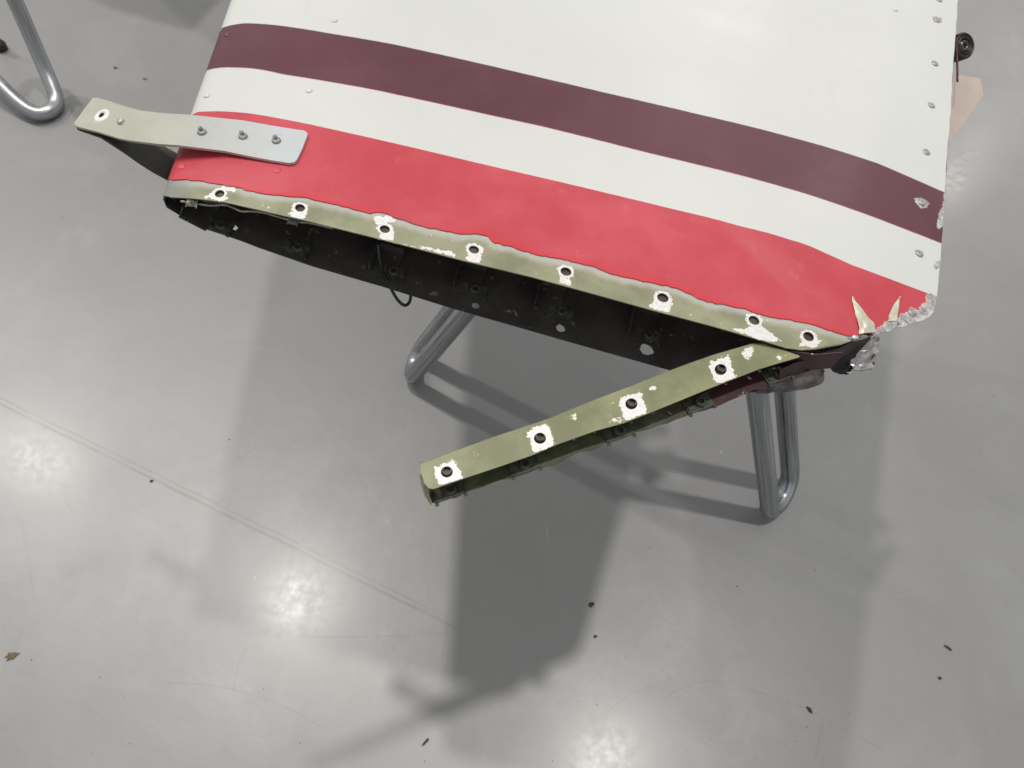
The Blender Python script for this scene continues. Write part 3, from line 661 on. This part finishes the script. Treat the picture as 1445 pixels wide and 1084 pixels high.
link('bearing_bolt', lathe_mesh('bearing_bolt', [(.0038, -.012), (.0038, .003), (.003, .0035), (0, .0035)], 14), M_rust, bear)
link('bearing_arm', tube_mesh('bearing_arm', [(0, 0, -.004), (-.03, .01, -.006), (-.08, .03, -.008)], [.008, .010, .012], 10), M_rust, bear)
pin = catmull([at(1349, 60, 1.06), at(1350.5, 85, 1.058), at(1351, 100, 1.056), at(1351, 115, 1.055)], 6)
link('hinge_pin', tube_mesh('hinge_pin', pin, .0014, 8), plain('orange_rust', (.10, .035, .014), .6, .2, .6, 260), panel)
M_paper = plain('manila_paper', (.52, .435, .38), .75, 0, .05, 30, .08)
TG = [(1318, 99), (1354, 106), (1383, 111), (1388, 133), (1366, 166), (1343, 195), (1310, 226)]
def tz(u, v): return 1.045-.0004*(v-100)-.00025*(u-1340)
V = [at(u, v, tz(u, v)) for u, v in TG]; c = np.mean(V, 0)
tg = tag(link('paper_tag', mesh('paper_tag', [p-c for p in V], [tuple(range(7))], False), M_paper, None, c), 'blank pinkish paper tag hanging behind the edge of the white panel', 'tag'); thicken(tg, .0006, 0, 0)

# ------------------------------------------------------------------ tubular stands
def tube_material():
    t = NT('galvanised_tube'); n1 = t.noise(14, 4, .6); n2 = t.noise(120, 4, .6); an = t.attr('around'); al = t.attr('along')
    cv = t.n('ShaderNodeCombineXYZ'); t.put(cv.inputs[0], t.math('MULTIPLY', t.math('COSINE', an), 2.2)); t.put(cv.inputs[1], t.math('MULTIPLY', t.math('SINE', an), 2.2)); t.put(cv.inputs[2], t.math('MULTIPLY', al, 1.6))
    st = t.noise(1.7, 5, .65, cv.outputs[0]); st2 = t.noise(5, 5, .6, cv.outputs[0])
    col = t.mix(t.ramp(st, .3, .7), (.22, .23, .245), (.52, .53, .545)); col = t.mix(t.math('MULTIPLY', t.ramp(st2, .5, .7), .5), col, (.66, .67, .68))  # streaks also paint in light and dark reflections along the tube
    seam = t.ramp(t.math('ABSOLUTE', t.math('SUBTRACT', an, 4.1)), .05, .16, 1, 0)
    col = t.mix(t.math('MULTIPLY', seam, t.ramp(t.noise(9, 3), .35, .6, .25, .85)), col, (.09, .10, .13))
    col = t.mix(t.math('MULTIPLY', t.ramp(n2, .6, .75), .3), col, (.25, .24, .22)); t.bump(t.math('ADD', n2, t.math('MULTIPLY', st2, 1.5)), .25, .0006)
    return t.set(color=col, rough=t.ramp(st, .3, .7, .46, .3), metal=.9)
M_tube = tube_material()
def hairpin(F0, top, q, r, L=None):
    F0, top, q = np.array(F0, float), np.array(top, float), np.array(q, float)
    d = top-F0; L = L or np.linalg.norm(d); d = d/np.linalg.norm(d); q = q-d*(d@q); Rr = np.linalg.norm(q)/2; qh = q/np.linalg.norm(q)
    A0 = F0.copy(); pts = [A0+d*x for x in np.linspace(L, Rr, 12)]
    cc = A0+q/2+d*Rr
    for th in np.linspace(0, math.pi, 18)[1:]: pts.append(cc-Rr*(math.cos(th)*qh+math.sin(th)*d))
    pts += [A0+q+d*x for x in np.linspace(Rr, L, 12)[1:]]
    P = np.array(pts); P[:, 2] += r-P[:, 2].min(); return P
TR = .0212
stand = empty('trestle_stand'); tag(stand, 'bent silver tube stand under the striped panel, its two hairpin feet on the floor', 'stand', 'tubular metal stands')
apex = at(1013, 107, 1.05)
fl, fr = at(579, 541, 0), at(1084, 732, 0)
link('leg', tube_mesh('leg', hairpin(fl, apex+np.array([-.05, .02, 0]), (.006, .08, 0), TR), TR, 18), M_tube, stand)
link('leg', tube_mesh('leg', hairpin(fr, apex+np.array([-.0, 0, 0]), (.055, .085, 0), TR), TR, 18), M_tube, stand)
# crossbar that carries the panel
top_z = 1.052
link('crossbar', tube_mesh('crossbar', [apex+np.array([-.35, .07, -.012]), apex+np.array([0, .03, -.012]), apex+np.array([.16, -.02, -.012])], TR, 14), M_tube, stand)
# rear trestle of the same stand, out of sight behind the panel
st2 = empty('trestle_stand'); tag(st2, 'bent silver tube foot of another stand at the upper left corner of the floor', 'stand', 'tubular metal stands')
fa = at(72, 158, 0)
p = [at(-22, -95, .52), at(8, -28, .36), at(34, 30, .22), at(60, 90, .10), at(76, 128, .045), at(79, 146, .026), at(70, 157, .024), at(52, 160, .026), at(30, 148, .04), at(0, 120, .075), at(-40, 78, .13), at(-120, -10, .24)]
link('leg', tube_mesh('leg', catmull(p, 7), .021, 18), M_tube, st2)

foot = lathe_mesh('rubber_foot', [(0, 0), (.017, 0), (.019, .004), (.019, .022), (.016, .026), (.012, .027), (.011, .10), (0, .10)], 18)
link('rubber_foot', foot, plain('black_rubber', (.018, .017, .016), .6, 0, .3, 60), st2, tuple(at(3, 70, 0)))
# panel added out of frame, shaped to darken and tint the upper left floor
added_panel = empty('aircraft_panel'); tag(added_panel, 'added unseen maroon panel out of frame at the upper left, tinting the floor by shadow and reflection', 'aircraft panel')
NO = catmull([(-1.40, 2.36), (-1.30, 2.9), (-1.2, 3.9), (-1.9, 4.0), (-2.4, 3.9), (-2.3, 3.2), (-2.1, 2.75), (-1.75, 2.46), (-1.40, 2.36)], 5)[:-1]
nc = NO.mean(0); V = []; F = []; kk = len(NO)
for sc_, z_ in ((.9, 1.03), (.985, 1.045), (1, 1.065), (.985, 1.085), (.9, 1.10)):
    for q_ in NO: V.append((*(nc+(q_-nc)*sc_), z_))
for i in range(4):
    for j in range(kk): F.append((i*kk+j, i*kk+(j+1) % kk, (i+1)*kk+(j+1) % kk, (i+1)*kk+j))
F += [tuple(range(kk))[::-1], tuple(4*kk+j for j in range(kk))]
link('skin', mesh('skin', V, F, False), plain('added_panel_maroon', (.13, .04, .055), .4, 0, .1, 8), added_panel)

# ------------------------------------------------------------------ litter on the floor
M_dirt = plain('dark_flake', (.025, .022, .02), .6, 0, .5, 300); M_leaf = plain('brown_flake', (.12, .085, .05), .7, 0, .4, 300)
def flake(u, v, a, b, rot, m, label, seed, name='flake'):
    q = np.random.RandomState(seed); c = at(u, v, 0); k = 13; s = .72/560.
    pts = []
    for i in range(k):
        th = 2*math.pi*i/k; r_ = 1+.2*q.randn(); r_ = min(max(r_, .6), 1.4); x = a*s*r_*math.cos(th); y = b*s*r_*math.sin(th); pts.append((x*math.cos(rot)-y*math.sin(rot), x*math.sin(rot)+y*math.cos(rot), .0012+.0012*q.rand()))
    V = pts+[(x*.97, y*.97, 0.0004) for x, y, z in pts]+[(0, 0, .003)]
    F = [(i, (i+1) % k, 2*k) for i in range(k)]+[(i, k+i, k+(i+1) % k, (i+1) % k) for i in range(k)]
    return tag(link(name, mesh(name, V, F, False), m, None, tuple(c)), label, 'flake', 'flakes lying on the floor')
flake(17, 926, 9, 6, .5, M_leaf, 'ragged brown flake on the floor at the far left edge', 1)
flake(834, 853, 6, 4.5, .6, M_dirt, 'largest black flake, right of the dark shadow on the floor', 2)
flake(1142, 1002, 5, 3.4, -.9, M_dirt, 'black flake on the floor in the lower right, lower than any other there', 3)
flake(1337, 914, 7, 2.4, -.6, M_dirt, 'thin dark flake near the right edge of the floor', 4)
flake(600, 1048, 8, 2, .9, M_dirt, 'thin dark sliver on the floor left of the lower light reflection', 5)
flake(1326, 957, 3, 2.4, 0, M_dirt, 'small dark flake just below the thin one near the right edge', 6)
flake(163, 96, 4.4, 3, 0, M_dirt, 'small dark fleck on the thin line in the upper left, nearest the tube foot', 7)
flake(205, 112, 4.4, 3, .4, M_leaf, 'small brown fleck on the thin line in the upper left', 8)
flake(840, 898, 2.8, 2.2, .4, M_dirt, 'tiny black flake below the largest black flake', 9)
flake(214, 679, 2.8, 2.2, .4, M_dirt, 'tiny black flake on the long double line across the left of the floor', 10)
# grit nobody could count
V = []; F = []
for i in range(130):
    u, v = rng.uniform(-40, 1490), rng.uniform(0, 1100); c = at(u, v, 0); s = rng.uniform(.0005, .0014)*(1 if rng.rand() < .9 else 1.6); b = len(V)
    for k_ in range(5):
        th = 2*math.pi*k_/5+rng.rand(); V.append((c[0]+s*math.cos(th)*rng.uniform(.6, 1.3), c[1]+s*math.sin(th), .0003))
    V.append((c[0], c[1], .0003+s*.8)); F += [(b+j, b+(j+1) % 5, b+5) for j in range(5)]
tag(link('grit', mesh('grit', V, F, False), M_dirt), 'fine dark grit scattered over the grey floor', 'grit', None, 'stuff')
